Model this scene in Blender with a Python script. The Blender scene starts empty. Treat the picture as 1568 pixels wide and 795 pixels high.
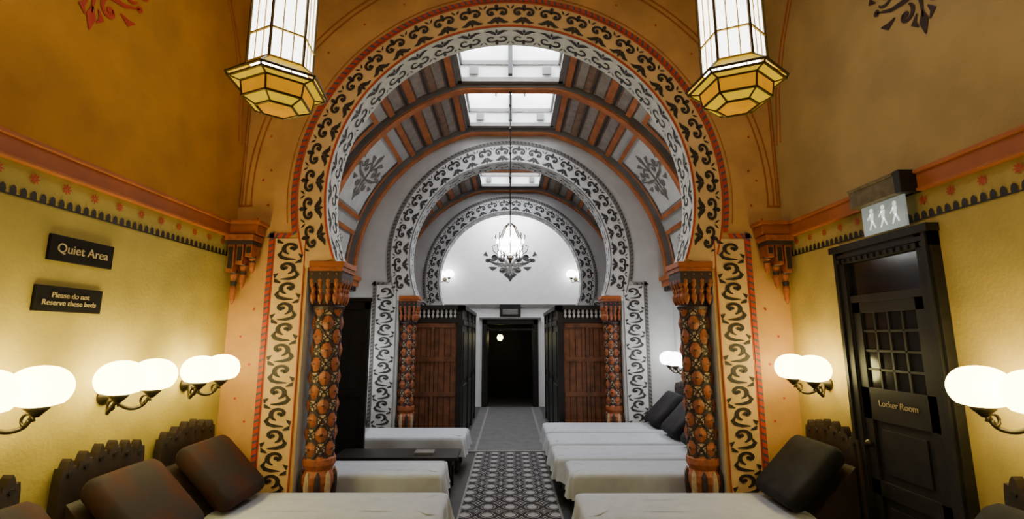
import bpy, math, random
from math import sin, cos, pi, radians, sqrt, asin
random.seed(4)
C = bpy.context.scene.collection

# ---------------------------------------------------------------- materials
def mat(name, col, rough=0.6, metal=0.0, emit=0.0, ecol=None, var=0.12, nscale=6.0, bump=0.0, col2=None, spec=None, lo=.32, hi=.68):
    m = bpy.data.materials.new(name); m.use_nodes = True
    nt = m.node_tree; b = nt.nodes['Principled BSDF']
    b.inputs['Roughness'].default_value = rough
    b.inputs['Metallic'].default_value = metal
    if spec is not None: b.inputs['Specular IOR Level'].default_value = spec
    tc = nt.nodes.new('ShaderNodeTexCoord')
    nz = nt.nodes.new('ShaderNodeTexNoise'); nz.inputs['Scale'].default_value = nscale; nz.inputs['Detail'].default_value = 6
    nt.links.new(tc.outputs['Object'], nz.inputs['Vector'])
    rp = nt.nodes.new('ShaderNodeValToRGB')
    c1 = [max(0, c*(1-var)) for c in col]; c2 = col2 if col2 else [min(1, c*(1+var)) for c in col]
    rp.color_ramp.elements[0].position = lo; rp.color_ramp.elements[1].position = hi
    rp.color_ramp.elements[0].color = (*c1, 1); rp.color_ramp.elements[1].color = (*c2, 1)
    nt.links.new(nz.outputs['Fac'], rp.inputs['Fac'])
    nt.links.new(rp.outputs['Color'], b.inputs['Base Color'])
    if bump > 0:
        n2 = nt.nodes.new('ShaderNodeTexNoise'); n2.inputs['Scale'].default_value = nscale*14; n2.inputs['Detail'].default_value = 3
        nt.links.new(tc.outputs['Object'], n2.inputs['Vector'])
        bp = nt.nodes.new('ShaderNodeBump'); bp.inputs['Strength'].default_value = bump; bp.inputs['Distance'].default_value = .01
        nt.links.new(n2.outputs['Fac'], bp.inputs['Height']); nt.links.new(bp.outputs['Normal'], b.inputs['Normal'])
    if emit > 0:
        b.inputs['Emission Color'].default_value = (*(ecol or col), 1); b.inputs['Emission Strength'].default_value = emit
    return m

def carpet_mat():
    m = bpy.data.materials.new('carpet_pattern'); m.use_nodes = True
    nt = m.node_tree; b = nt.nodes['Principled BSDF']; b.inputs['Roughness'].default_value = .95
    b.inputs['Specular IOR Level'].default_value = .15
    tc = nt.nodes.new('ShaderNodeTexCoord')
    def vm(op, a, v=None):
        n = nt.nodes.new('ShaderNodeVectorMath'); n.operation = op
        nt.links.new(a, n.inputs[0])
        if v is not None: n.inputs[1].default_value = v
        return n.outputs[0]
    s = vm('MULTIPLY', tc.outputs['Object'], (4.4, 4.4, 0)); s = vm('FRACTION', s)
    s = vm('SUBTRACT', s, (.5, .5, 0)); s = vm('ABSOLUTE', s)
    sp = nt.nodes.new('ShaderNodeSeparateXYZ'); nt.links.new(s, sp.inputs[0])
    ad = nt.nodes.new('ShaderNodeMath'); ad.operation = 'ADD'
    nt.links.new(sp.outputs[0], ad.inputs[0]); nt.links.new(sp.outputs[1], ad.inputs[1])
    mx = nt.nodes.new('ShaderNodeMath'); mx.operation = 'MINIMUM'
    nt.links.new(sp.outputs[0], mx.inputs[0]); nt.links.new(sp.outputs[1], mx.inputs[1])
    m3 = nt.nodes.new('ShaderNodeMath'); m3.operation = 'MULTIPLY_ADD'
    nt.links.new(mx.outputs[0], m3.inputs[0]); m3.inputs[1].default_value = .9; nt.links.new(ad.outputs[0], m3.inputs[2])
    rp = nt.nodes.new('ShaderNodeValToRGB'); cr = rp.color_ramp; cr.interpolation = 'CONSTANT'
    L = (.30, .29, .29, 1); Dk = (.008, .008, .011, 1); Md = (.045, .043, .047, 1)
    cr.elements[0].position = 0; cr.elements[0].color = L
    cr.elements[1].position = .14; cr.elements[1].color = Dk
    for p, c in ((.3, L), (.38, Dk), (.5, Md), (.62, Dk), (.74, L), (.82, Dk), (.96, L)):
        e = cr.elements.new(p); e.color = c
    nt.links.new(m3.outputs[0], rp.inputs['Fac']); nt.links.new(rp.outputs['Color'], b.inputs['Base Color'])
    return m

M = {}
M['wl_up'] = mat('wall_orange', (.44, .19, .016), .9, var=.18, nscale=2.5, bump=.3)
M['wl_lo'] = mat('wall_yellow', (.40, .30, .055), .85, var=.16, nscale=3, bump=.3)  # lower wall yellow, with the sconces' yellow-green glow tinted into the colour
M['wr_up'] = mat('wall_tan', (.36, .235, .085), .9, var=.16, nscale=2.5, bump=.3)
M['wr_lo'] = mat('wall_ochre', (.40, .28, .065), .85, var=.16, nscale=3, bump=.3)
M['arch'] = mat('arch_plaster', (.50, .255, .075), .75, var=.16, nscale=3, bump=.25)
M['band'] = mat('arch_band', (.62, .39, .17), .65, var=.1, nscale=5)
M['dark'] = mat('painted_black', (.016, .010, .009), .6)
M['red'] = mat('painted_red', (.42, .035, .010), .6)
M['slate'] = mat('painted_slate', (.05, .06, .09), .6)
M['rail'] = mat('rail_orange', (.34, .088, .014), .6, var=.15)
M['grey'] = mat('grey_plaster', (.43, .44, .45), .7, var=.08, nscale=3, bump=.15)
M['gband'] = mat('grey_band', (.57, .58, .59), .65, var=.08)
M['gdark'] = mat('grey_dark_paint', (.026, .026, .030), .6)
M['gmid'] = mat('grey_mid_paint', (.15, .14, .135), .6)
M['gorange'] = mat('faded_orange', (.38, .115, .030), .65, var=.25)
M['white'] = mat('white_plaster', (.80, .81, .82), .7, var=.04)
M['terra'] = mat('terracotta', (.30, .080, .022), .55, var=.35, nscale=20)
M['cream'] = mat('carved_cream', (.46, .33, .20), .6, var=.2, nscale=20)
M['brown'] = mat('carved_dark', (.032, .017, .018), .6)
M['dwood'] = mat('dark_wood', (.012, .010, .009), .5, var=.4, nscale=9, spec=.35)
M['crest'] = mat('headboard_wood', (.024, .012, .008), .6, var=.4, nscale=9)
M['wood'] = mat('brown_wood', (.14, .050, .020), .45, var=.45, nscale=7)
M['sheet'] = mat('white_sheet', (.45, .48, .54), .9, var=.06, nscale=12, bump=.3)
M['cushion'] = mat('cushion_dark', (.016, .015, .018), .8, var=.5, nscale=5, spec=.2)
M['cushred'] = mat('cushion_brown', (.060, .015, .009), .8, nscale=3.2, var=.2, col2=(.022, .015, .017), lo=.40, hi=.60, spec=.25)
M['floor'] = mat('floor_dark', (.018, .017, .017), .6, var=.3)
M['corr'] = mat('corridor_floor', (.07, .07, .073), .6, var=.25)
M['carpet'] = carpet_mat()
M['brass'] = mat('brass', (.50, .33, .04), .35, .7)
M['bronze'] = mat('bronze', (.15, .11, .05), .45, .5, nscale=14, var=.35)
M['abrass'] = mat('antique_brass', (.05, .038, .02), .4, .7)
M['lead'] = mat('lantern_leading', (.08, .05, .008), .4, .6)
M['iron'] = mat('black_iron', (.015, .015, .015), .5, .3)
M['globe'] = mat('opal_globe', (1, .95, .8), .3, emit=19, ecol=(1, .86, .33), var=.02)
M['globew'] = mat('opal_globe_white', (1, 1, 1), .3, emit=12, ecol=(1, .98, .95), var=.02)
M['lanw'] = mat('lantern_glass', (.9, .9, .9), .3, emit=6.5, ecol=(1, .97, .90), var=.02)
M['lany'] = mat('lantern_yellow_glass', (.34, .21, .0), .6, emit=.72, ecol=(1, .62, .0), nscale=8, var=.4, spec=.05)
M['lany2'] = mat('lantern_amber_glass', (.34, .15, .0), .6, emit=.60, ecol=(1, .40, .0), nscale=8, var=.4, spec=.05)
M['sky'] = mat('skylight_glass', (1, 1, 1), .3, emit=18, ecol=(.96, .98, 1), var=.01)
M['plaq'] = mat('plaque_black', (.008, .006, .005), .6, spec=.15)
M['gold'] = mat('gilt_letters', (.50, .38, .18), .4, .2)
M['glassd'] = mat('dark_glass', (.015, .015, .017), .15, var=.2)
M['exit'] = mat('exit_glass', (.20, .24, .23), .2, emit=.22, ecol=(.8, .9, .85), var=.3, nscale=10)
M['pict'] = mat('pictogram_white', (.8, .85, .83), .4, emit=.8, ecol=(.9, 1, .97), var=.05)
M['stripe1'] = mat('ceiling_board_grey', (.27, .235, .215), .6, var=.2, nscale=10)
M['stripe2'] = mat('ceiling_board_brown', (.20, .115, .075), .6, var=.25, nscale=10)

# ---------------------------------------------------------------- mesh builder
class MB:
    def __init__(s): s.v = []; s.f = []; s.m = []; s.mats = []
    def mi(s, k):
        if k not in s.mats: s.mats.append(k)
        return s.mats.index(k)
    def add(s, vs, fs, k):
        o = len(s.v); i = s.mi(k); s.v += [tuple(p) for p in vs]
        for f in fs: s.f.append(tuple(o+a for a in f)); s.m.append(i)
    def box(s, x0, x1, y0, y1, z0, z1, k):
        if x0 > x1: x0, x1 = x1, x0
        if y0 > y1: y0, y1 = y1, y0
        vs = [(x, y, z) for z in (z0, z1) for y in (y0, y1) for x in (x0, x1)]
        s.add(vs, [(0, 2, 3, 1), (4, 5, 7, 6), (0, 1, 5, 4), (2, 6, 7, 3), (0, 4, 6, 2), (1, 3, 7, 5)], k)
    def loops(s, ls, k, closed=True, cap0=False, cap1=False):
        n = len(ls[0]); vs = [p for l in ls for p in l]; fs = []
        for i in range(len(ls)-1):
            for j in range(n if closed else n-1):
                a = i*n+j; b = i*n+(j+1) % n
                fs.append((a, b, b+n, a+n))
        if cap0: fs.append(tuple(range(n-1, -1, -1)))
        if cap1: fs.append(tuple((len(ls)-1)*n+j for j in range(n)))
        s.add(vs, fs, k)
    def rev(s, prof, cx, cy, k, n=24, rot=0, sx=1, sy=1):
        ls = [[(cx+sx*r*cos(2*pi*j/n+rot), cy+sy*r*sin(2*pi*j/n+rot), z) for j in range(n)] for r, z in prof]
        s.loops(ls, k, True, True, True)
    def tube(s, path, r, k, n=8):
        from mathutils import Vector
        P = [Vector(p) for p in path]; ls = []; up = Vector((.13, .37, .91))
        for i, p in enumerate(P):
            t = (P[min(i+1, len(P)-1)]-P[max(i-1, 0)]).normalized()
            a = t.cross(up)
            if a.length < .05: a = t.cross(Vector((1, 0, 0)))
            a.normalize(); b = t.cross(a).normalized()
            rr = r[i] if isinstance(r, (list, tuple)) else r
            ls.append([tuple(p+a*rr*cos(2*pi*j/n)+b*rr*sin(2*pi*j/n)) for j in range(n)])
        s.loops(ls, k, True, True, True)
    def prism(s, poly, fn, d0, d1, k):
        n = len(poly)
        vs = [fn(u, v, d0) for u, v in poly]+[fn(u, v, d1) for u, v in poly]
        fs = [tuple(range(n)), tuple(range(2*n-1, n-1, -1))]+[(j, (j+1) % n, (j+1) % n+n, j+n) for j in range(n)]
        s.add(vs, fs, k)
    def strip(s, pts, w, fn, k):
        n = len(pts); vs = []
        for i in range(n):
            a = pts[max(i-1, 0)]; b = pts[min(i+1, n-1)]
            dx, dy = b[0]-a[0], b[1]-a[1]; L = sqrt(dx*dx+dy*dy) or 1
            h = w[i]/2; nx, ny = -dy/L*h, dx/L*h
            vs.append(fn(pts[i][0]+nx, pts[i][1]+ny)); vs.append(fn(pts[i][0]-nx, pts[i][1]-ny))
        s.add(vs, [(2*i, 2*i+1, 2*i+3, 2*i+2) for i in range(n-1)], k)
    def disc(s, c, r, fn, k, n=10):
        s.add([fn(c[0]+r*cos(2*pi*j/n), c[1]+r*sin(2*pi*j/n)) for j in range(n)], [tuple(range(n))], k)
    def obj(s, name, parent=None, smooth=False, bevel=0, recalc=True):
        me = bpy.data.meshes.new(name); me.from_pydata(s.v, [], s.f)
        for k in s.mats: me.materials.append(M[k])
        for p, i in zip(me.polygons, s.m): p.material_index = i; p.use_smooth = smooth
        if recalc:
            import bmesh
            bm = bmesh.new(); bm.from_mesh(me); bmesh.ops.recalc_face_normals(bm, faces=bm.faces); bm.to_mesh(me); bm.free()
        me.update()
        o = bpy.data.objects.new(name, me); C.objects.link(o)
        if parent: o.parent = parent
        if bevel:
            b = o.modifiers.new('bevel', 'BEVEL'); b.width = bevel; b.segments = 2; b.limit_method = 'ANGLE'
        return o

def empty(name, loc=(0, 0, 0), rz=0):
    e = bpy.data.objects.new(name, None); e.location = loc; e.rotation_euler = (0, 0, rz); e.empty_display_size = .1
    C.objects.link(e); return e

# ---------------------------------------------------------------- ornament library
def spiral(cx, cy, r0, r1, a0, a1, w0, w1, n=14):
    pts = []; w = []
    for i in range(n):
        t = i/(n-1); a = radians(a0+(a1-a0)*t); r = r0+(r1-r0)*t
        pts.append((cx+r*cos(a), cy+r*sin(a))); w.append((w0+(w1-w0)*t)*min(1, .35+4*t))
    return pts, w
def mir(st): return [(-x, y) for x, y in st[0]], st[1]
motifA = []
_s = spiral(-.205, .60, .235, .085, 20, 330, .13, .085, 20)
motifA += [_s, mir(_s)]
motifA.append(([(0, 1.02), (0, .94), (0, .84), (0, .74)], [.02, .15, .14, .03]))
_b = ([(-.02, .34), (-.13, .20), (-.27, .10), (-.44, .10)], [.08, .20, .15, .03])
motifA += [_b, mir(_b)]
_d = ([(-.38, .98), (-.44, .88), (-.50, .80)], [.02, .08, .02])
motifA += [_d, mir(_d)]
motifA.append(([(0, .24), (0, .10), (0, -.02)], [.02, .13, .03]))
discsA = [((-.205, .60), .075), ((.205, .60), .075)]
motifB = []
motifB.append(spiral(.08, .50, .34, .10, 255, -70, .17, .11, 18))
motifB.append(([(-.26, .36), (-.36, .14), (-.26, -.02), (-.05, -.10), (.25, -.12)], [.05, .15, .17, .15, .04]))
motifB.append(([(.34, .20), (.45, .1), (.46, -.06)], [.02, .15, .03]))
motifB.append(([(-.24, .76), (-.40, .84), (-.46, .98)], [.05, .17, .03]))
discsB = [((.09, .49), .09)]
def flourish(mb, fn, k, s=1.0, t=1.0):
    st = []
    st.append(([(0, -.55), (0, -.2), (0, .2), (0, .55)], [.02, .08, .05, .1]))
    for a in (spiral(-.28, .18, .24, .06, 0, 290, .08, .05), spiral(-.62, .30, .18, .05, -160, 160, .07, .04),
              spiral(-.30, -.30, .17, .05, 60, -230, .08, .04), ([(-.06, -.1), (-.3, -.06), (-.55, -.02), (-.85, .14)], [.04, .09, .07, .02]),
              ([(-.2, .42), (-.32, .55), (-.5, .58)], [.03, .13, .02]), ([(-.5, -.2), (-.66, -.26), (-.8, -.18)], [.03, .12, .02]),
              ([(-.1, -.42), (-.18, -.55), (-.1, -.66)], [.02, .1, .02]), ([(-.84, .34), (-.95, .42), (-.92, .56)], [.02, .1, .02])):
        st += [a, mir(a)]
    st.append(([(0, .5), (0, .65), (0, .85)], [.04, .18, .02])); st.append(([(0, -.45), (0, -.62), (0, -.85)], [.04, .16, .02]))
    for p, w in st: mb.strip([(x*s, y*s) for x, y in p], [q*s*t for q in w], fn, k)
    for c in ((-.28, .18), (.28, .18), (-.62, .3), (.62, .3), (-.85, .14), (.85, .14), (-.3, -.3), (.3, -.3)): mb.disc((c[0]*s, c[1]*s), .06*s*t, fn, k)

# ---------------------------------------------------------------- arch walls
def arch_wall(name, Y, T, R, Ro, zc, zcap, pier, jout, zj, W, H, plaster, band, dark, ropeA, ropeB, soff, nmot):
    mb = MB()
    a0 = asin((zcap-zc)/R); N = 72
    def outer(p):
        x, z = p
        a = math.atan2(z-zc, x); c, s_ = cos(a), sin(a)
        t = min(W/abs(c) if abs(c) > 1e-6 else 1e9, (H-zc)/s_ if s_ > 1e-6 else 1e9)
        return (t*c, max(zcap, zc+t*s_))
    ca = math.atan2(H-zc, W)
    angs = sorted([a0+(pi-2*a0)*i/N for i in range(N+1)]+[ca, pi-ca])
    arc = [(R*cos(a), zc+R*sin(a)) for a in angs]
    for yy in (Y, Y+T):
        vs = []; fs = []
        for p in arc: vs += [(p[0], yy, p[1]), (outer(p)[0], yy, outer(p)[1])]
        for i in range(len(arc)-1): fs.append((2*i, 2*i+1, 2*i+3, 2*i+2))
        mb.add(vs, fs, plaster)
        for sg in (1, -1):
            mb.add([(sg*pier, yy, 0), (sg*W, yy, 0), (sg*W, yy, zcap), (sg*pier, yy, zcap)], [(0, 1, 2, 3)], plaster)
    ins = [(pier, 0), (pier, zcap)]+arc+[(-pier, zcap), (-pier, 0)]
    mb.loops([[(p[0], Y, p[1]) for p in ins], [(p[0], Y+T, p[1]) for p in ins]], soff, closed=False)
    wall = mb.obj(name, recalc=False)
    ob = MB(); e = Y-.006
    ringR0, ringR1 = R+.015, Ro-.06
    aa = -radians(17)
    def ring(r0, r1, y, k, b0=aa, n=96):
        ob.loops([[(r*cos(b0+(pi-2*b0)*i/n), y, zc+r*sin(b0+(pi-2*b0)*i/n)) for i in range(n+1)] for r in (r0, r1)], k, closed=False)
    ring(R, Ro-.05, e-.004, band, b0=a0+.02)
    ring(R, R+.018, e-.008, ropeA, b0=a0+.02)
    ring(Ro-.068, Ro-.052, e-.008, ropeA)
    cell = (pi-2*aa)/nmot; h = ringR1-ringR0-.04
    for i in range(nmot):
        ac = aa+cell*(i+.5)
        def fn(u, v): 
            r = ringR0+.015+v*h; a = ac-u*cell*.95
            return (r*cos(a), e-.010, zc+r*sin(a))
        for p, w in motifA: ob.strip(p, w, fn, dark)
        for c, r in discsA: ob.disc(c, r, fn, dark)
    ns = int(nmot*.95); cs = (pi-2*a0)/ns
    for i in range(ns):
        ac = a0+cs*(i+.5)
        def fn(u, v):
            a = ac-u*cs*.95; r = R-.004
            return (r*cos(a), Y+.03+v*(T-.06), zc+r*sin(a))
        for p, w in motifA: ob.strip(p, [q*.85 for q in w], fn, dark)
    def dash(fn, L, n, k1, k2, wd=.045):
        for i in range(n):
            t0 = i/n; t1 = (i+.66)/n; sh = .35/n
            ob.add([fn(t0, 0), fn(t1, 0), fn(t1+sh, wd), fn(t0+sh, wd)], [(0, 1, 2, 3)], k1)
            ob.add([fn(t1, 0), fn((i+1)/n, 0), fn((i+1)/n+sh, wd), fn(t1+sh, wd)], [(0, 1, 2, 3)], k2)
    def fr(t, w):
        ac0 = asin((zj-zc)/Ro); a = ac0+(pi-2*ac0)*t; r = Ro-.045+w
        return (r*cos(a), e-.008, zc+r*sin(a))
    dash(fr, 1, 110, ropeA, ropeB)
    for sg in (1, -1):
        dash(lambda t, w: (sg*(jout-w), e-.008, t*zj), 1, 46, ropeA, ropeB)
        xr = sqrt(Ro**2-(zj-zc)**2)
        dash(lambda t, w: (sg*(xr+(jout-xr)*t), e-.008, zj-w), 1, 3, ropeA, ropeB)
        ob.box(sg*(pier+.03), sg*(jout-.05), e-.003, e, 0, zj-.05, band)
        for xx in (pier+.03, jout-.06):
            ob.box(sg*xx, sg*(xx+.01), e-.006, e-.002, 0, zj-.05, ropeA)
        nj = int((zj-.1)/.185); ch = (zj-.08)/nj; wj = jout-pier-.12
        for i in range(nj):
            fl = 1 if i % 2 else -1
            def fn(u, v): return (sg*((pier+jout-.02)/2)+fl*u*wj, e-.0085, .03+(i+v*.93+.04)*ch)
            for p, w in motifB: ob.strip(p, w, fn, dark)
            for c, r in discsB: ob.disc(c, r, fn, dark)
    ob.obj('painted_ornament', wall, recalc=False)
    return wall

W = 2.62
A1 = dict(Y=4.4, T=.31, R=1.78, Ro=2.115, zc=3.12, zcap=2.45, pier=1.91, jout=2.29, zj=2.72)
w1 = arch_wall('wall_arch', W=W, H=6.0, plaster='arch', band='band', dark='dark', ropeA='red', ropeB='slate', soff='gband', nmot=26, **A1)
A2 = dict(T=.3, R=1.64, Ro=2.02, zc=3.02, zcap=2.40, pier=1.80, jout=2.22, zj=2.62)
w2 = arch_wall('wall_arch', Y=7.6, W=W, H=6.0, plaster='grey', band='gband', dark='gdark', ropeA='gmid', ropeB='gdark', soff='gband', nmot=24, **A2)
w3 = arch_wall('wall_arch', Y=10.8, W=W, H=6.0, plaster='grey', band='gband', dark='gdark', ropeA='gmid', ropeB='gdark', soff='gband', nmot=24, **A2)

ob = MB(); y = 4.4-.008
for r0, r1 in ((2.49, 2.505), (2.545, 2.56)):
    ob.loops([[(r*cos(a), y, 3.12+r*sin(a)) for a in [radians(-3)+radians(186)*i/90 for i in range(91)]] for r in (r0, r1)], 'rail', closed=False)
ob.loops([[(r*cos(a), y, 3.12+r*sin(a)) for a in [radians(-8)+radians(196)*i/90 for i in range(91)]] for r in (2.15, 2.158)], 'rail', closed=False)
for sg in (1, -1):
    for x in (2.585, 2.607): ob.box(sg*(x-.005), sg*(x+.005), y-.002, y, 3.0, 4.3, 'rail')
    ob.box(sg*2.48, sg*2.612, y-.002, y, 2.985, 3.0, 'rail')
    for (x, z) in ((2.33, 3.0), (2.42, 2.86), (2.33, 3.35), (2.36, 3.7), (2.2, 4.0), (2.05, 4.3), (1.85, 4.6), (1.5, 4.92), (1.1, 5.15), (2.4, 3.25), (2.40, 2.5), (2.48, 2.3), (2.38, 2.0), (2.38, 1.5), (2.48, 1.75), (2.48, 1.2), (2.38, 1.0)):
        ob.disc((sg*x, z), .012, lambda u, v: (u, y, v), 'red', 6)
ob.obj('painted_lines', w1, recalc=False)

# ---------------------------------------------------------------- front room shell
Y0 = -1.6
def side_wall(name, sg, up, lo):
    mb = MB()
    mb.box(sg*W, sg*(W+.12), Y0, 4.4, 2.7, 6.0, up)
    mb.box(sg*W, sg*(W+.12), Y0, 4.4, 0, 2.7, lo)
    w = mb.obj(name)
    ob = MB(); x = sg*(W-.006)
    fn = lambda u, v: (x, u, v)
    y = Y0+.05
    while y < 4.36:
        ob.add([fn(y-.018, 2.51), fn(y-.013, 2.53), fn(y, 2.54), fn(y+.013, 2.53), fn(y+.018, 2.51), fn(y+.018, 2.49), fn(y-.018, 2.49)], [tuple(range(7))], 'dark')
        y += .054
    ob.strip([(Y0, 2.487), (4.38, 2.487)], [.010, .010], fn, 'dark')
    y = Y0+.1
    while y < 4.3:
        for j in range(8):
            a = pi/4*j
            ob.strip([(y+.005*cos(a), 2.605+.005*sin(a)), (y+.018*cos(a), 2.605+.018*sin(a)), (y+.032*cos(a), 2.605+.032*sin(a))], [.004, .011, .003], fn, 'red')
        y += .19
    cy, cz = (2.66, 3.97) if sg < 0 else (2.68, 3.97)
    flourish(ob, lambda u, v: (x, cy+sg*u, cz+v), 'red' if sg < 0 else 'brown', .40, 1.05)
    ob.obj('painted_frieze', w, recalc=False)
    return w
wl = side_wall('wall_left', -1, 'wl_up', 'wl_lo')
wr = side_wall('wall_right', 1, 'wr_up', 'wr_lo')
tr = 1
for sg in (-1, 1):
    mb = MB()
    mb.box(sg*W, sg*(W-.035), Y0, 4.4, 2.67, 2.79, 'rail')
    mb.box(sg*W, sg*(W-.055), Y0, 4.4, 2.775, 2.80, 'rail')
    mb.box(sg*W, sg*(W-.048), Y0, 4.4, 2.66, 2.68, 'rail')
    mb.box(sg*W, sg*2.33, 4.24, 4.395, 2.68, 2.80, 'rail')
    mb.box(sg*W, sg*2.30, 4.21, 4.395, 2.775, 2.81, 'rail')
    mb.obj('trim_%d' % tr, bevel=.006); tr += 1
    mb = MB()
    path = [(sg*(W-.004), 4.36, 3.6), (sg*(W-.004), 4.30, 4.1), (sg*(W-.004), 4.14, 4.55), (sg*(W-.004), 3.92, 4.95), (sg*(W-.004), 3.55, 5.4), (sg*(W-.004), 3.1, 5.75)]
    mb.tube(path, .009, 'rail', 6)
    mb.tube([(a, b-.06, c) for a, b, c in path], .006, 'rail', 6)
    mb.obj('trim_%d' % tr); tr += 1
    mb = MB(); mb.box(sg*W, sg*(W-.02), Y0, 2.78 if sg > 0 else 4.4, 0, .22, 'dwood')
    if sg > 0: mb.box(sg*W, sg*(W-.02), 3.68, 4.4, 0, .22, 'dwood')
    mb.obj('baseboard_' + ('left' if sg < 0 else 'right'))
    e = empty('carved_corbel', (sg*2.47, 4.29, 2.67)); mb = MB()
    mb.box(-.13, .13, -.09, .09, -.05, .0, 'terra')
    mb.box(-.12, .12, -.07, .09, -.09, -.05, 'brown')
    for dx, l in ((-.08, .22), (0, .36), (.08, .50)):
        dx = dx*sg
        mb.box(dx-.030, dx+.030, -.055, .09, -.09-l*.5, -.09, 'terra')
        mb.rev([(.004, -.09-l-.04), (.022, -.09-l), (.03, -.06-l*.85), (.016, -.09-l*.7), (.034, -.09-l*.55), (.03, -.09-l*.45)], dx, .03, 'terra', 10)
        mb.box(dx-.020, dx+.020, -.062, -.05, -.06-l*.5, -.11, 'dark')
        mb.rev([(.02, -.11-l*.74), (.030, -.09-l*.66)], dx, .03, 'dark', 10)
        mb.rev([(.010, -.09-l*.55-.01), (.036, -.09-l*.5), (.030, -.08-l*.45)], dx, .02, 'brown', 10)
    mb.obj('bracket', e, bevel=.004)

mb = MB(); mb.box(-W-.12, W+.12, Y0-.12, Y0, 0, 6, 'wl_lo'); mb.obj('wall_back')
mb = MB(); mb.box(-W-.12, W+.12, Y0-.12, 4.71, 6.0, 6.12, 'wr_up'); mb.obj('ceiling')
mb = MB(); mb.box(-W-.12, W+.12, Y0-.12, 15, -.1, 0, 'floor'); mb.obj('floor')
mb = MB(); mb.box(-.50, .50, Y0, 7.55, 0, .008, 'carpet')
for sg in (-1, 1): mb.box(sg*.50, sg*.52, Y0, 7.55, 0, .009, 'gmid')
mb.obj('carpet_runner')
mb = MB(); mb.box(-.74, .74, 7.62, 12.2, 0, .006, 'corr')
for sg in (-1, 1): mb.box(sg*.52, sg*.56, 7.62, 12.2, .006, .008, 'gmid')
mb.obj('corridor_carpet')
mb = MB(); mb.box(-1.4, 1.4, 7.56, 7.615, 0, .02, 'gmid'); mb.obj('trim_%d' % tr); tr += 1

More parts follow.
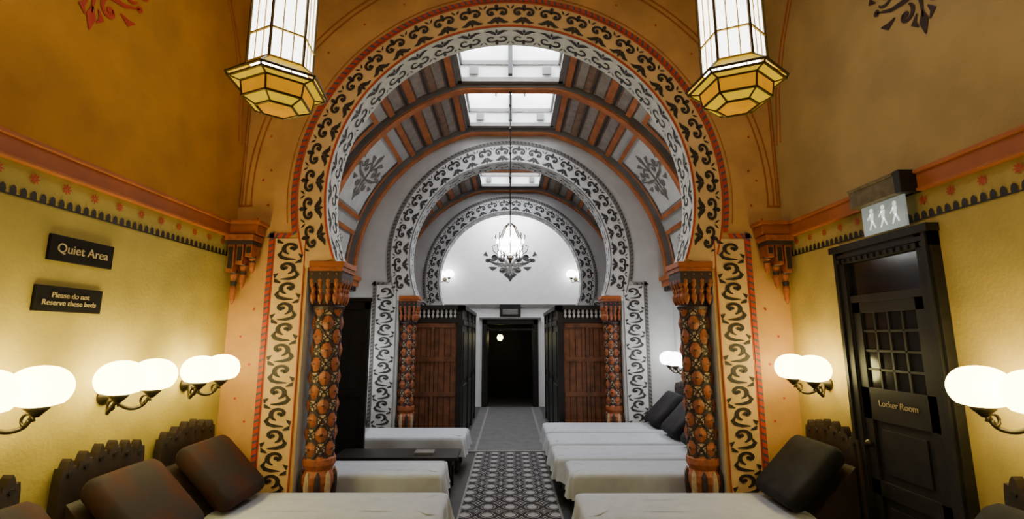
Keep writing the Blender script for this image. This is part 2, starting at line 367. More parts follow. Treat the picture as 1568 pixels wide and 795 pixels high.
# ---------------------------------------------------------------- inner chambers
VR, VZ = 2.62, 2.70
ca = asin(.72/VR); zcr = VZ+VR*cos(ca)
sk = 1
def chamber(ya, yb, bays, idx):
    global sk
    for sg, nm in ((-1, 'left'), (1, 'right')):
        mb = MB(); mb.box(sg*W, sg*(W+.12), ya, yb, 0, VZ, 'grey')
        w = mb.obj('wall_inner_'+nm)
        mb = MB()
        mb.box(sg*W, sg*(W-.16), ya, yb, 2.54, 2.66, 'gorange')
        mb.box(sg*W, sg*(W-.20), ya, yb, 2.64, 2.70, 'gorange')
        mb.box(sg*W, sg*(W-.10), ya, yb, 2.46, 2.54, 'gmid')
        n = int((yb-ya)/.12)
        for i in range(n): mb.box(sg*W, sg*(W-.14), ya+.03+i*.12, ya+.08+i*.12, 2.47, 2.54, 'gdark')
        mb.obj('trim_inner_'+nm)
    mb = MB()
    N = 40
    A = [(pi/2-ca)*i/N for i in range(N+1)]
    def P(a, y, r=VR): return (r*cos(a), y, VZ+r*sin(a))
    for sg in (1, -1):
        mb.loops([[(sg*P(a, y)[0], y, P(a, y)[2]) for a in A] for y in (ya, yb)], 'grey', closed=False)
    ys = [ya]
    for b0, b1 in bays: ys += [b0, b1]
    ys.append(yb)
    for i in range(0, len(ys), 2):
        mb.add([(-.72, ys[i], zcr), (.72, ys[i], zcr), (.72, ys[i+1], zcr), (-.72, ys[i+1], zcr)], [(0, 1, 2, 3)], 'grey')
    c = mb.obj('ceiling_vault', recalc=False)
    rb = MB()
    def rib(y0, y1, r0, k):
        n = 60; ls = []
        for r, y in ((VR-.002, y0), (r0, y0), (r0, y1), (VR-.002, y1)):
            ls.append([(r*cos(pi*i/n), y, min(VZ+r*sin(pi*i/n), zcr-(VR-r)+.02)) for i in range(n+1)])
        rb.loops(ls, k, closed=False)
    rys = [ya+.01]+[(bays[i][1]+bays[i+1][0])/2-.07 for i in range(len(bays)-1)]+[yb-.15]
    for ry in rys:
        rib(ry, ry+.14, VR-.09, 'gmid'); rib(ry+.01, ry+.13, VR-.115, 'gorange')
    edges = [(rys[i]+.16, rys[i+1]-.02) for i in range(len(rys)-1)]
    for (p0, p1) in edges:
        for sg in (1, -1):
            def pan(a0, a1, y0, y1, r, k, n=10):
                aa = [radians(a0+(a1-a0)*i/n) for i in range(n+1)]
                rb.loops([[(sg*r*cos(a), yy, VZ+r*sin(a)) for a in aa] for yy in (y0, y1)], k, closed=False)
            pan(50, 73.5, p0, p1, VR-.005, 'stripe2', 16)
            for a, wd, k, r in ((50.5, 1.8, 'gorange', .05), (53, 3.0, 'stripe1', .012), (56.6, .7, 'gdark', .02), (57.8, 2.2, 'gorange', .035), (60.7, 2.8, 'stripe1', .012), (64, .6, 'gdark', .02), (65.2, 1.8, 'stripe2', .03), (67.4, 2.4, 'stripe1', .012), (70.4, .5, 'gdark', .03), (71.2, 1.8, 'gorange', .05)):
                pan(a, a+wd, p0, p1, VR-r, k)
            for (b0, b1) in ((4, 16), (20, 47)):
                t = 1.5; d = .065
                pan(b0, b0+t, p0+.05, p1-.05, VR-.03, 'gorange'); pan(b1-t, b1, p0+.05, p1-.05, VR-.03, 'gorange')
                pan(b0, b1, p0+.05, p0+.05+d, VR-.03, 'gorange'); pan(b0, b1, p1-.05-d, p1-.05, VR-.03, 'gorange')
                pan(b0+2.2, b1-2.2, p0+.15, p1-.15, VR-.012, 'gband')
                am = radians((b0+b1)/2); ym = (p0+p1)/2; s = .52 if b1 > 30 else .2
                def fn(u, v):
                    a = am+v/VR; r = VR-.02
                    return (sg*r*cos(a), ym+u, VZ+r*sin(a))
                flourish(rb, fn, 'gmid', s*min(1, (p1-p0)/1.3), 1.3)
    rb.obj('vault_ribs', c, recalc=False)
    for b0, b1 in bays:
        e = empty('window_%d' % sk, (0, (b0+b1)/2, zcr)); sk += 1
        hl = (b1-b0)/2; m = MB(); h = .55
        m.loops([[(-.72, -hl, 0), (.72, -hl, 0), (.72, hl, 0), (-.72, hl, 0)], [(-.66, -hl+.04, h), (.66, -hl+.04, h), (.66, hl-.04, h), (-.66, hl-.04, h)]], 'white')
        m.obj('light_well', e, recalc=False)
        m = MB()
        for z, t in ((0, .04), (.26, .02)):
            f = .72-.06*z/h; g = hl-.04*z/h
            m.box(-f, -f+t*1.5, -g, g, z-.03, z+.03, 'gmid'); m.box(f, f-t*1.5, -g, g, z-.03, z+.03, 'gmid')
            m.box(-f, f, -g, -g+t*1.5, z-.03, z+.03, 'gmid'); m.box(-f, f, g-t*1.5, g, z-.03, z+.03, 'gmid')
        for x in (-.24, .0, .24): m.box(x-.014, x+.014, -hl, hl, h-.04, h-.005, 'gmid')
        m.box(-.66, .66, -.015, .015, h-.05, h-.005, 'gmid')
        for x in (-.5, .5): m.box(x-.06, x+.06, hl-.06, hl-.03, .08, .2, 'gmid')
        m.box(-.03, .03, hl-.10, hl-.03, .06, .5, 'gdark')
        m.obj('frame', e)
        m = MB(); m.add([(-.66, -hl+.04, h), (.66, -hl+.04, h), (.66, hl-.04, h), (-.66, hl-.04, h)], [(0, 3, 2, 1)], 'sky'); m.obj('glass', e, recalc=False)
chamber(4.71, 7.6, [(4.95, 6.00), (6.20, 7.38)], 0)
chamber(7.9, 10.8, [(8.15, 9.22), (9.5, 10.55)], 1)
YE = 12.3
for sg, nm in ((-1, 'left'), (1, 'right')):
    mb = MB(); mb.box(sg*W, sg*(W+.12), 11.1, YE, 0, VZ, 'white'); mb.obj('wall_end_'+nm)
mb = MB(); mb.loops([[(VR*cos(pi*i/40), y, VZ+VR*sin(pi*i/40)) for i in range(41)] for y in (11.1, YE)], 'white', closed=False); mb.obj('ceiling_end', recalc=False)
mb = MB(); mb.box(-W, -.72, YE, YE+.12, 0, 6, 'white'); mb.box(.72, W, YE, YE+.12, 0, 6, 'white'); mb.box(-.72, .72, YE, YE+.12, 2.18, 6, 'white')
we = mb.obj('wall_end')
mb = MB(); flourish(mb, lambda u, v: (u, YE-.006, 3.66+v*.8), 'gdark', .70, 1.6)
flourish(mb, lambda u, v: (u, YE-.007, 3.56+v*.8), 'gmid', .36, 1.6)
mb.obj('painted_flourish', we, recalc=False)
mb = MB(); mb.box(-W, W, YE-.05, YE, 2.50, 2.58, 'gmid'); mb.obj('trim_%d' % tr); tr += 1
mb = MB()
mb.box(-1.4, -1.28, YE+.12, 15, 0, 2.5, 'dwood'); mb.box(1.28, 1.4, YE+.12, 15, 0, 2.5, 'dwood'); mb.box(-1.4, 1.4, 14.9, 15, 0, 2.5, 'dwood'); mb.box(-1.4, 1.4, YE+.12, 15, 2.5, 2.6, 'dwood')
mb.obj('wall_passage')
e = empty('door_1', (0, YE, 0)); mb = MB()
for sg in (-1, 1):
    mb.box(sg*.72, sg*.60, -.08, .1, 0, 2.18, 'dwood'); mb.box(sg*.58, sg*.62, .05, .62, 0, 2.05, 'dwood')
mb.box(-.72, .72, -.08, .1, 2.06, 2.2, 'dwood'); mb.box(-.6, .6, -.02, .04, 1.9, 1.95, 'dwood')
mb.box(-.8, .8, -.1, .02, 2.19, 2.24, 'gmid')
mb.obj('frame', e, bevel=.005)
e = empty('exit_sign', (.0, YE-.035, 2.40)); mb = MB(); mb.box(-.27, .27, -.04, .03, -.14, .18, 'iron'); mb.box(-.2, .2, -.05, -.03, -.09, .05, 'gmid'); mb.obj('case', e, bevel=.006)
e = empty('hanging_globe_lamp', (-.28, 13.2, 1.72)); mb = MB()
mb.tube([(0, 0, .1), (0, 0, .78)], .008, 'abrass'); mb.rev([(.01, .13), (.05, .11), (.06, .08)], 0, 0, 'abrass', 16); mb.obj('rod', e)
mb = MB(); mb.rev([(.01, -.09), (.06, -.06), (.085, 0), (.07, .05), (.04, .08)], 0, 0, 'globe', 20); mb.obj('globe', e, smooth=True)

# ---------------------------------------------------------------- carved columns
def column(sx, y, scale=1.0, zt=2.45):
    e = empty('carved_column', (sx, y, 0)); mb = MB()
    s = scale; K = ('terra', 'brown', 'cream')
    z0, z1 = .66, zt-.42; n = 64; rows = 110; r0 = .117*s
    vs = []; fs = {k: [] for k in K}
    per = .25
    def pat(th, z):
        a = th/(2*pi)*4+.25; b = z/per
        p = (a+b) % 1; q = (a-b) % 1
        d = max(abs(p-.5), abs(q-.5)); d2 = abs(p-.5)+abs(q-.5)
        return d, d2
    for i in range(rows+1):
        z = z0+(z1-z0)*i/rows
        for j in range(n):
            th = 2*pi*j/n; d, d2 = pat(th, z); r = r0+.030*max(0, 1-2.3*d)+(.012 if d > .43 else 0)
            vs.append((r*cos(th), r*sin(th), z))
    for i in range(rows):
        for j in range(n):
            d, d2 = pat(2*pi*(j+.5)/n, z0+(z1-z0)*(i+.5)/rows)
            if d > .44: k = 'brown'
            elif d > .36: k = 'cream' if d2 > .64 else 'brown'
            elif d2 > .50: k = 'brown'
            elif d < .07: k = 'brown'
            else: k = 'terra'
            fs[k].append((i*n+j, i*n+(j+1) % n, (i+1)*n+(j+1) % n, (i+1)*n+j))
    for k in K: mb.add(vs, fs[k], k)
    mb.obj('shaft', e)
    mb = MB()
    mb.rev([(r0+.02, z1-.03), (r0+.035, z1), (r0+.01, z1+.02), (r0+.005, z1+.05), (r0+.02, z1+.12), (r0+.035, z1+.22), (r0+.04, z1+.25)], 0, 0, 'brown', 20)
    mb.box(-.165*s, .14*s, -.165*s, .165*s, z1+.22, z1+.33, 'brown')
    for row in (0, 1):
        for ax in (-1, -.33, .33, 1):
            for v in (-1, 1):
                for (px, py) in ((ax*.105, v*.13), (v*.13, ax*.105)):
                    zz = z1+.02+row*.145
                    if px > .125: continue
                    mb.rev([(.006, zz), (.024, zz+.04), (.030, zz+.08), (.016, zz+.11), (.026, zz+.14), (.012, zz+.165)], px*s*(1+.1*row), py*s*(1+.1*row), 'terra', 8)
    mb.box(-.175*s, .14*s, -.18*s, .175*s, z1+.33, z1+.37, 'terra'); mb.box(-.19*s, .14*s, -.19*s, .175*s, z1+.37, z1+.419, 'rail')
    mb.rev([(.17*s, 0), (.17*s, .10), (.15*s, .13), (.16*s, .17), (.155*s, .22), (.12*s, .30), (.14*s, .40), (.155*s, .46), (.15*s, .52), (.12*s, .56), (.145*s, .61), (.145*s, .66), (.12*s, .67)], 0, 0, 'terra', 20)
    for j in range(10):
        a = 2*pi*j/10
        mb.rev([(.005, .30), (.024, .36), (.030, .44), (.024, .52), (.006, .56)], .145*s*cos(a), .145*s*sin(a), 'brown' if j % 2 else 'cream', 8)
    mb.box(-.18*s, .18*s, -.18*s, .18*s, 0, .06, 'brown')
    mb.obj('capital_and_base', e, bevel=.003)
    return e
for sg in (-1, 1):
    c = column(-1.75 if sg < 0 else 1.77, 4.56)
    if sg < 0: c.scale.x = -1
    for yy in (7.76, 10.96):
        c = column(sg*1.66, yy, .95, zt=2.40)
        if sg < 0: c.scale.x = -1
# ---------------------------------------------------------------- beds
def rrect(x0, x1, y0, y1, r, n=6, m=14):
    pts = []
    def seg(a, b):
        for i in range(m): t = i/m; pts.append((a[0]+(b[0]-a[0])*t, a[1]+(b[1]-a[1])*t))
    cs = [((x1-r, y0+r), -90), ((x1-r, y1-r), 0), ((x0+r, y1-r), 90), ((x0+r, y0+r), 180)]
    for i, (c, a0) in enumerate(cs):
        ar = [(c[0]+r*cos(radians(a0+90*j/n)), c[1]+r*sin(radians(a0+90*j/n))) for j in range(n+1)]
        nx = cs[(i+1) % 4]; nxt = (nx[0][0]+r*cos(radians(nx[1])), nx[0][1]+r*sin(radians(nx[1])))
        pts += ar[:-1]; seg(ar[-1], nxt)
    return pts
def bed(sg, yf, yb, xe, cush='cushion'):
    yc = (yf+yb)/2; hw = (yb-yf)/2
    e = empty('relaxation_bed', (sg*1.5, yc, 0), 0 if sg > 0 else pi)
    xa = xe-1.5; mb = MB()
    mb.box(xa+.05, 1.03, -hw+.04, hw-.04, .20, .29, 'dwood')
    for x in (xa+.1, .95):
        for v in (-1, 1): mb.rev([(.02, 0), (.03, .03), (.022, .08), (.035, .14), (.03, .2)], x, v*(hw-.09), 'dwood', 10)
    mb.obj('frame', e, bevel=.006)
    mb = MB(); mb.box(xa+.02, 1.03, -hw+.02, hw-.02, .29, .425, 'cushion'); mb.obj('mattress', e, bevel=.02)
    base = rrect(xa, .72, -hw, hw, .05)
    ph = random.random()*6; ls = []
    cx, cy = (xa+.72)/2, 0
    for k, (off, z, amp) in enumerate(((-.30, .452, 0), (-.10, .455, 0), (-.02, .452, .0), (.002, .44, .001), (.01, .41, .004), (.016, .34, .012), (.022, .28, .018), (.028, .225, .024))):
        l = []
        for i, (x, y) in enumerate(base):
            dx, dy = x-cx, y-cy
            if off < -.2: px, py = cx+dx*.75, cy+dy*.4
            else:
                nx = 1 if x > .72-.06 else (-1 if x < xa+.06 else 0); ny = 1 if y > hw-.06 else (-1 if y < -hw+.06 else 0)
                wv = off+amp*(sin(i*.9+ph)+.6*sin(i*.37+2*ph))
                if x > .66: nx = 0
                px, py = x+nx*wv, y+ny*wv
            zz = z+(.016*sin(x*4+ph)+.014*sin(x*9+1+ph) if z < .3 else 0)+(.004*sin(x*7+y*5+ph) if off < -.05 else 0)
            l.append((px, py, zz))
        ls.append(l)
    mb = MB(); mb.loops(ls, 'sheet', True, True, False); mb.obj('sheet', e, smooth=True)
    a = math.atan2(.44, .44); L = .58; T = .12
    prof = rrect(0, L, -T/2, T/2, .05, 4, 3); mb = MB(); ls = []
    for j in range(15):
        t = -1+2*j/14; sc = 1 if abs(t) < .9 else .9; y = t*(hw-.05)
        puff = 1+.3*(1-t*t)
        l = []
        for (u, v) in prof:
            u2 = (u-L/2)*sc+L/2; v2 = v*sc*puff
            l.append((.56+u2*cos(a)-v2*sin(a), y, .50+u2*sin(a)+v2*cos(a)))
        ls.append(l)
    mb.loops(ls, cush, True, True, True); mb.obj('backrest_cushion', e, smooth=True)
    mb = MB()
    mb.prism([(.70, .43), (1.04, .43), (1.04, .80)], lambda u, v, d: (u, d, v), -hw+.05, hw-.05, 'crest')
    crest = [(-hw, .0), (hw, .0), (hw, .92)]
    nb = 6
    for i in range(nb):
        y1 = hw-(2*hw)*i/nb; y0 = hw-(2*hw)*(i+1)/nb; c = (y0+y1)/2; top = .985+.05*(1-abs(i-2.5)/2.5); q = y1-y0
        for (u, v) in ((.46, -.015), (.40, .02), (.22, .012), (.10, .05), (0, .065), (-.10, .05), (-.22, .012), (-.40, .02), (-.46, -.015)):
            crest.append((c+u*q, top+v))
    crest.append((-hw, .92))
    mb.prism(crest, lambda u, v, d: (d, u, v), 1.045, 1.10, 'crest')
    for i in range(nb):
        c = hw-(2*hw)*(i+.5)/nb; top = .985+.05*(1-abs(i-2.5)/2.5)
        mb.prism([(c+.016*cos(2*pi*k/10), top-.02+.016*sin(2*pi*k/10)) for k in range(10)], lambda u, v, d: (d, u, v), 1.036, 1.046, 'dwood')
    mb.obj('headboard', e)
    return e
for yf, yb, xe in ((3.62, 4.25, .52), (4.76, 5.28, .66), (6.42, 7.1, .60)): bed(-1, yf, yb, xe, 'cushred' if yf < 4 else 'cushion')
bed(-1, 2.84, 3.46, .52, 'cushred'); bed(-1, 2.0, 2.62, .52, 'cushred')
for yf, yb, xe in ((3.60, 4.23, .55), (4.76, 5.28, .59), (5.36, 5.98, .50), (6.08, 6.72, .50), (6.84, 7.50, .50)): bed(1, yf, yb, xe)
bed(1, 1.9, 2.58, .55)
e = empty('low_table', (-1.3, 5.83, 0)); mb = MB()
mb.box(-.72, .70, -.22, .22, .36, .40, 'dwood'); mb.box(-.66, .64, -.18, .18, .29, .36, 'dwood')
for x in (-.62, .60):
    for yv in (-.15, .15): mb.box(x-.025, x+.025, yv-.025, yv+.025, 0, .3, 'dwood')
mb.box(-.62, .6, -.15, .15, .1, .12, 'dwood')
mb.obj('table', e, bevel=.006)
e = empty('book', (-1.0, 5.8, .402)); mb = MB(); mb.box(-.11, .11, -.08, .08, 0, .025, 'gmid'); mb.box(-.1, .108, -.076, .076, .003, .021, 'gband'); mb.obj('pages', e)
e = empty('wooden_screen', (-2.20, 6.16, 0)); mb = MB()
mb.box(-.38, .38, -.03, .03, 0, .1, 'dwood'); mb.box(-.38, .38, -.03, .03, 2.1, 2.2, 'dwood'); mb.box(-.39, .41, -.05, .05, 2.2, 2.25, 'dwood')
for x in (-.38, .31): mb.box(x, x+.07, -.03, .03, 0, 2.2, 'dwood')
mb.box(-.32, .32, -.01, .01, .1, 2.1, 'iron'); mb.box(-.32, .32, -.025, .025, 1.0, 1.08, 'dwood')
for x in (-.12, .12): mb.box(x-.015, x+.015, -.02, .02, 1.08, 2.1, 'dwood')
mb.obj('panel', e, bevel=.004)

# ---------------------------------------------------------------- cubicles
for sg in (-1, 1):
    e = empty('changing_cubicle', (sg*.80, 8.0, 0)); mb = MB()
    o = lambda x: sg*x
    def B(x0, x1, y0, y1, z0, z1, k): mb.box(o(x0), o(x1), y0, y1, z0, z1, k)
    B(0, .09, -.04, .06, 0, 2.16, 'dwood'); B(.90, .98, -.04, .06, 0, 2.16, 'dwood')
    B(.09, .90, -.03, .03, 1.98, 2.06, 'dwood'); B(.09, .90, -.03, .03, 0, .12, 'dwood')
    B(.09, .90, .0, .02, .12, 1.98, 'wood')
    for i in range(8): B(.09+i*.10, .098+i*.10, -.006, .0, .12, 1.98, 'dwood')
    for z in (.78, 1.34, 1.9): B(.12, .87, -.02, .0, z, z+.07, 'wood')
    B(.47, .52, -.022, .0, .12, 1.98, 'wood')
    B(.46, .53, -.01, .01, .12, 1.98, 'dwood')
    B(-.04, 1.0, -.06, .08, 2.20, 2.27, 'dwood')
    B(.0, .98, .06, .08, 2.02, 2.2, 'iron')
    for i in range(11): mb.rev([(.014, 2.06), (.026, 2.09), (.012, 2.12), (.026, 2.16), (.014, 2.20)], o(.13+i*.075), .0, 'gband', 8)
    B(-.0, .05, .06, 2.78, 0, 1.98, 'dwood'); B(-.02, .06, .0, 2.78, 1.94, 2.02, 'dwood'); B(-.04, .08, -.06, 2.78, 2.20, 2.27, 'dwood')
    for i in range(26): mb.rev([(.012, 2.02), (.022, 2.07), (.010, 2.11), (.012, 2.20)], o(.02), .14+i*.102, 'gmid', 8)
    for yy in (.9, 1.85, 2.7): B(-.03, .07, yy-.04, yy+.04, 0, 2.2, 'dwood')
    for yy in (.12, 1.0, 1.95):
        for z in (.15, 1.05): B(-.015, .0, yy, yy+.68, z, z+.78, 'iron')
    mb.obj('joinery', e)

# ---------------------------------------------------------------- sconces
def sconce(x, y, z, rz, g='globe', sp=.137, k=1.0):
    e = empty('wall_sconce', (x, y, z), rz)
    mb = MB()
    ls = []
    for xx, r in ((0.004, .055), (.015, .055), (.025, .035), (.04, .03), (.05, .012)):
        ls.append([(xx, r*cos(2*pi*j/18), -.12+r*sin(2*pi*j/18)) for j in range(18)])
    mb.loops(ls, 'abrass', True, True, True)
    for v in (-1, 1):
        path = []
        for i in range(17):
            t = i/16
            path.append((.04+.17*t, v*sp*min(1, t*1.5), -.12-.095*sin(pi*t)+.01*t))
        mb.tube(path, .012, 'abrass', 8)
        sp2 = [(.17+.04*(1-i/16)*cos(i*.55), v*sp*.95, -.165+.045*(1-i/16)*sin(i*.55)) for i in range(14)]
        mb.tube(sp2, .008, 'abrass', 6)
        mb.rev([(.012, -.145), (.03, -.125), (.05, -.105), (.058, -.088), (.045, -.086)], .21, v*sp, 'abrass', 16)
    mb.obj('bracket', e, smooth=True)
    mb = MB()
    for v in (-1, 1):
        prof = [(.045, -.095)]
        for i in range(1, 16):
            a = -pi/2+pi*i/16
            if sin(a)*.112 > -.092: prof.append((.133*cos(a)**.85, sin(a)*.112))
        prof.append((.004, .1125))
        mb.rev(prof, .21, v*sp, g, 28)
    mb.obj('globes', e, smooth=True)
for yy in (3.90, 3.14, 2.36): sconce(-W, yy, 1.49, 0)
for yy in (3.97, 2.34): sconce(W, yy, 1.49, pi)
sconce(-W, 7.05, 1.42, 0, 'globew'); sconce(W, 7.15, 1.42, pi, 'globew'); sconce(W, 6.4, 1.42, pi, 'globew')
for x in (-1.72, 1.72): sconce(x, YE, 3.35, -pi/2, 'globew')

# ---------------------------------------------------------------- hanging lanterns
def lantern(x, y, z):
    e = empty('hexagonal_lantern', (x, y, z)); R0 = .175; rot = pi/6+.12
    def hexr(r, z): return [(r*cos(2*pi*j/6+rot), r*sin(2*pi*j/6+rot), z) for j in range(6)]
    m = MB(); m.loops([hexr(R0, .12), hexr(R0, .95)], 'lanw'); m.obj('glass_body', e)
    m = MB()
    m.loops([hexr(R0+.005, .115), hexr(.275, .03)], 'lany')
    m.loops([hexr(.262, .01), hexr(.20, -.00)], 'lany')
    m.loops([hexr(.20, -.00), hexr(.185, -.085)], 'lany2')
    m.loops([hexr(.18, -.09), hexr(.115, -.12)], 'lany')
    m.loops([hexr(.115, -.12), hexr(.01, -.121)], 'lany2', True, False, True)
    m.obj('yellow_skirt', e)
    m = MB()
    def edges(r0, z0, r1, z1, t=.006):
        a = hexr(r0, z0); b = hexr(r1, z1)
        for j in range(6): m.tube([a[j], b[j]], t, 'lead', 6)
    def ringe(r, z, t=.008, k='lead'):
        a = hexr(r, z)
        for j in range(6): m.tube([a[j], a[(j+1) % 6]], t, k, 6)
    edges(R0+.004, .12, R0+.004, .95, .009); edges(R0, .12, .277, .03); edges(.277, .03, .265, .008); edges(.2, .0, .187, -.085); edges(.18, -.09, .115, -.12)
    edges(.265, .01, .2, -.0)
    for r, zz in ((R0+.004, .12), (.277, .03), (.265, .007), (.2, .0), (.187, -.087), (.115, -.122), (R0+.004, .95), (R0+.004, .72), (R0+.004, .30)): ringe(r, zz, .008, 'brass' if zz > .1 else 'lead')
    h = hexr(R0+.003, 0)
    for j in range(6):
        a, b = h[j], h[(j+1) % 6]
        for t in (.33, .67):
            p = (a[0]+(b[0]-a[0])*t, a[1]+(b[1]-a[1])*t)
            m.tube([(p[0], p[1], .12), (p[0], p[1], .95)], .004, 'brass', 5)
    m.loops([hexr(.23, .95), hexr(.2, .99), hexr(.06, 1.15), hexr(.015, 1.25)], 'brass', True, True, True)
    m.tube([(0, 0, 1.2), (0, 0, 6.0-z)], .012, 'brass')
    for j in range(6):
        a = hexr(.23, .95)[j]; m.rev([(.004, a[2]-.1), (.018, a[2]-.07), (.008, a[2]-.03), (.008, a[2])], a[0], a[1], 'brass', 8)
    m.obj('brass_frame', e)
lantern(-1.375, 2.6, 3.19); lantern(1.345, 2.6, 3.21)

# ---------------------------------------------------------------- pendant
e = empty('pendant_lamp', (0, 6.12, 0)); mb = MB()
mb.tube([(0, 0, 3.2), (0, 0, 5.16)], .008, 'iron', 6); mb.rev([(.05, 5.20), (.05, 5.16), (.01, 5.10)], 0, 0, 'iron', 14)
for i in range(5): mb.rev([(.008, 3.5+i*.35), (.02, 3.53+i*.35), (.008, 3.56+i*.35)], 0, 0, 'iron', 8)
for j in range(8):
    a = 2*pi*j/8
    mb.tube([(.02*cos(a), .02*sin(a), 3.24), (.07*cos(a), .07*sin(a), 3.20), (.11*cos(a), .11*sin(a), 3.10), (.17*cos(a), .17*sin(a), 3.01), (.20*cos(a), .20*sin(a), 3.05), (.19*cos(a), .19*sin(a), 3.09)], .008, 'abrass', 6)
    mb.tube([(.05*cos(a), .05*sin(a), 2.82), (.14*cos(a), .14*sin(a), 2.80), (.22*cos(a), .22*sin(a), 2.86), (.24*cos(a), .24*sin(a), 2.93), (.20*cos(a), .20*sin(a), 2.94)], .007, 'abrass', 6)
mb.rev([(.004, 2.70), (.02, 2.73), (.03, 2.77), (.015, 2.80), (.05, 2.83)], 0, 0, 'abrass', 12)
mb.obj('rod_and_crown', e)
mb = MB(); mb.rev([(.03, 3.19), (.07, 3.15), (.09, 3.06), (.13, 2.98), (.155, 2.90), (.10, 2.88), (.05, 2.82), (.01, 2.80)], 0, 0, 'globew', 20)
for j in range(16):
    a = 2*pi*j/16
    mb.rev([(.002, 2.79), (.011, 2.82), (.008, 2.86), (.002, 2.89)], .15*cos(a), .15*sin(a), 'globew', 6)
    mb.rev([(.002, 2.95), (.011, 2.98), (.008, 3.01), (.002, 3.03)], .175*cos(a), .175*sin(a), 'globew', 6)
mb.obj('shade_and_crystals', e, smooth=True)

# ---------------------------------------------------------------- plaques
def text(s, loc, rot, size, k, parent, ext=.002):
    cu = bpy.data.curves.new('lettering', 'FONT'); cu.body = s; cu.size = size; cu.extrude = ext; cu.align_x = 'CENTER'; cu.align_y = 'CENTER'
    cu.materials.append(M[k]); o = bpy.data.objects.new('lettering', cu); o.location = loc; o.rotation_euler = rot; C.objects.link(o)
    o.parent = parent; return o
for (y0, y1, z0, z1, t, s) in ((2.62, 3.05, 2.18, 2.33, 'Quiet Area', .075), (2.58, 3.01, 1.89, 2.035, 'Please do not\nReserve these beds', .044)):
    e = empty('wall_plaque', (-W, (y0+y1)/2, (z0+z1)/2)); mb = MB(); h = (y1-y0)/2; v = (z1-z0)/2
    mb.box(0.001, .018, -h, h, -v, v, 'plaq')
    mb.obj('board', e, bevel=.003)
    text(t, (.021, 0, 0), (pi/2, 0, pi/2), s, 'gold', e)

# ---------------------------------------------------------------- locker room door
e = empty('door_2', (W, 3.235, 0)); mb = MB()
def D(y0, y1, x0, x1, z0, z1, k): mb.box(-x0, -x1, y0, y1, z0, z1, k)
hw = .435; H = 2.42
for v in (-1, 1):
    D(v*hw, v*(hw-.11), 0, .06, 0, H, 'dwood'); D(v*(hw-.02), v*(hw-.05), .06, .075, 0, H, 'dwood'); D(v*(hw-.12), v*(hw-.09), 0, .05, 0, H-.1, 'dwood')
D(-hw, hw, 0, .06, H-.12, H, 'dwood'); D(-hw-.01, hw+.01, 0, .085, H-.03, H+.02, 'dwood'); D(-hw+.05, hw-.05, .06, .07, H-.08, H-.05, 'dwood')
for i in range(14): D(-hw+.04+i*.058, -hw+.07+i*.058, .06, .072, H-.115, H-.088, 'dwood')
D(-.32, .32, .02, .05, 2.0, 2.05, 'dwood')
D(-.32, .32, .015, .02, 2.05, 2.31, 'glassd')
D(-.33, .33, .0, .02, 0, 2.0, 'dwood')
for y0, y1 in ((-.33, -.24), (.24, .33)): D(y0, y1, .02, .04, 0, 2.0, 'dwood')
for z0, z1 in ((0, .22), (.66, .76), (1.17, 1.39), (1.92, 2.0)): D(-.33, .33, .02, .04, z0, z1, 'dwood')
D(-.24, .24, .02, .022, 1.39, 1.92, 'glassd')
for z in (1.52, 1.65, 1.79): D(-.24, .24, .022, .034, z-.008, z+.008, 'dwood')
for yv in (-.12, 0, .12): D(yv-.008, yv+.008, .022, .034, 1.39, 1.92, 'dwood')
D(-.18, .18, .02, .032, .28, .60, 'dwood'); D(-.18, .18, .02, .032, .82, 1.11, 'dwood')
mb.obj('joinery', e, bevel=.005)
mb = MB()
mb.rev([(.012, -.02), (.026, 0), (.026, .02), (.012, .03)], 0, 0, 'abrass', 12)
k = mb.obj('knob', e); k.location = (-.06, .285, 1.0); k.rotation_euler = (0, pi/2, 0)
text('Locker Room', (-.043, 0, 1.29), (pi/2, 0, -pi/2), .058, 'gold', e)

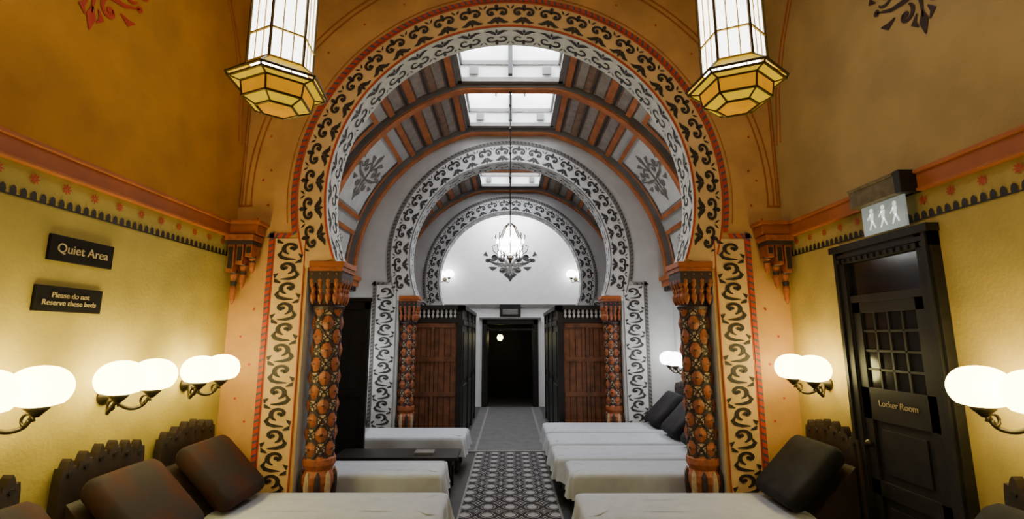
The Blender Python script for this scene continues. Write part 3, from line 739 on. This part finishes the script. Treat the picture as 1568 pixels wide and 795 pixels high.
# exit lamp box
e = empty('emergency_exit_light', (W, 3.1, 2.72)); mb = MB()
mb.box(-.14, 0, -.21, .22, -.06, .07, 'bronze'); mb.box(-.145, -.01, -.24, -.19, -.065, .085, 'iron')
mb.box(-.15, .0, -.19, .22, .06, .08, 'bronze')
mb.obj('housing', e, bevel=.006)
mb = MB(); mb.box(-.08, -.068, -.18, .19, -.265, -.06, 'exit'); mb.obj('lit_panel', e)
mb = MB()
for c in (-.1, 0, .1):
    f = lambda u, v: (-.0815, c+u*1.2, -.16+v*1.2)
    mb.disc((0, .05), .014, f, 'pict'); mb.strip([(0, .035), (.004, -.01)], [.03, .022], f, 'pict'); mb.strip([(0, -.01), (.025, -.06)], [.014, .01], f, 'pict'); mb.strip([(0, -.01), (-.02, -.055)], [.014, .01], f, 'pict'); mb.strip([(.01, .03), (.035, .0)], [.01, .008], f, 'pict')
mb.obj('pictogram', e, recalc=False)

# ---------------------------------------------------------------- lights
def area(name, loc, rot, sx, sy, en, col):
    l = bpy.data.lights.new(name, 'AREA'); l.shape = 'RECTANGLE'; l.size = sx; l.size_y = sy; l.energy = en; l.color = col
    o = bpy.data.objects.new(name, l); o.location = loc; o.rotation_euler = rot; C.objects.link(o); return o
area('ceiling_light', (0, 1.6, 5.9), (0, 0, 0), 2.5, 3.0, 42, (1, .84, .58))  # added soft fill under the unseen ceiling, no fixture modelled
area('window_light', (0, -1.4, 3.8), (radians(95), 0, 0), 3.5, 2.0, 5, (1, .88, .70))  # added weak fill from behind the camera, no window there
area('end_light', (0, 11.7, 5.1), (0, 0, 0), 1.6, .8, 90, (1, .99, .97))
wd = bpy.data.worlds.new('world'); bpy.context.scene.world = wd; wd.use_nodes = True
wd.node_tree.nodes['Background'].inputs[0].default_value = (.7, .75, .8, 1); wd.node_tree.nodes['Background'].inputs[1].default_value = .3

cam = bpy.data.cameras.new('camera'); co = bpy.data.objects.new('camera', cam); C.objects.link(co)
co.location = (0, 0, 1.75); co.rotation_euler = (radians(90+9.3), 0, radians(-.22))
cam.sensor_width = 36; cam.lens = 16.53; cam.clip_start = .05
bpy.context.scene.camera = co
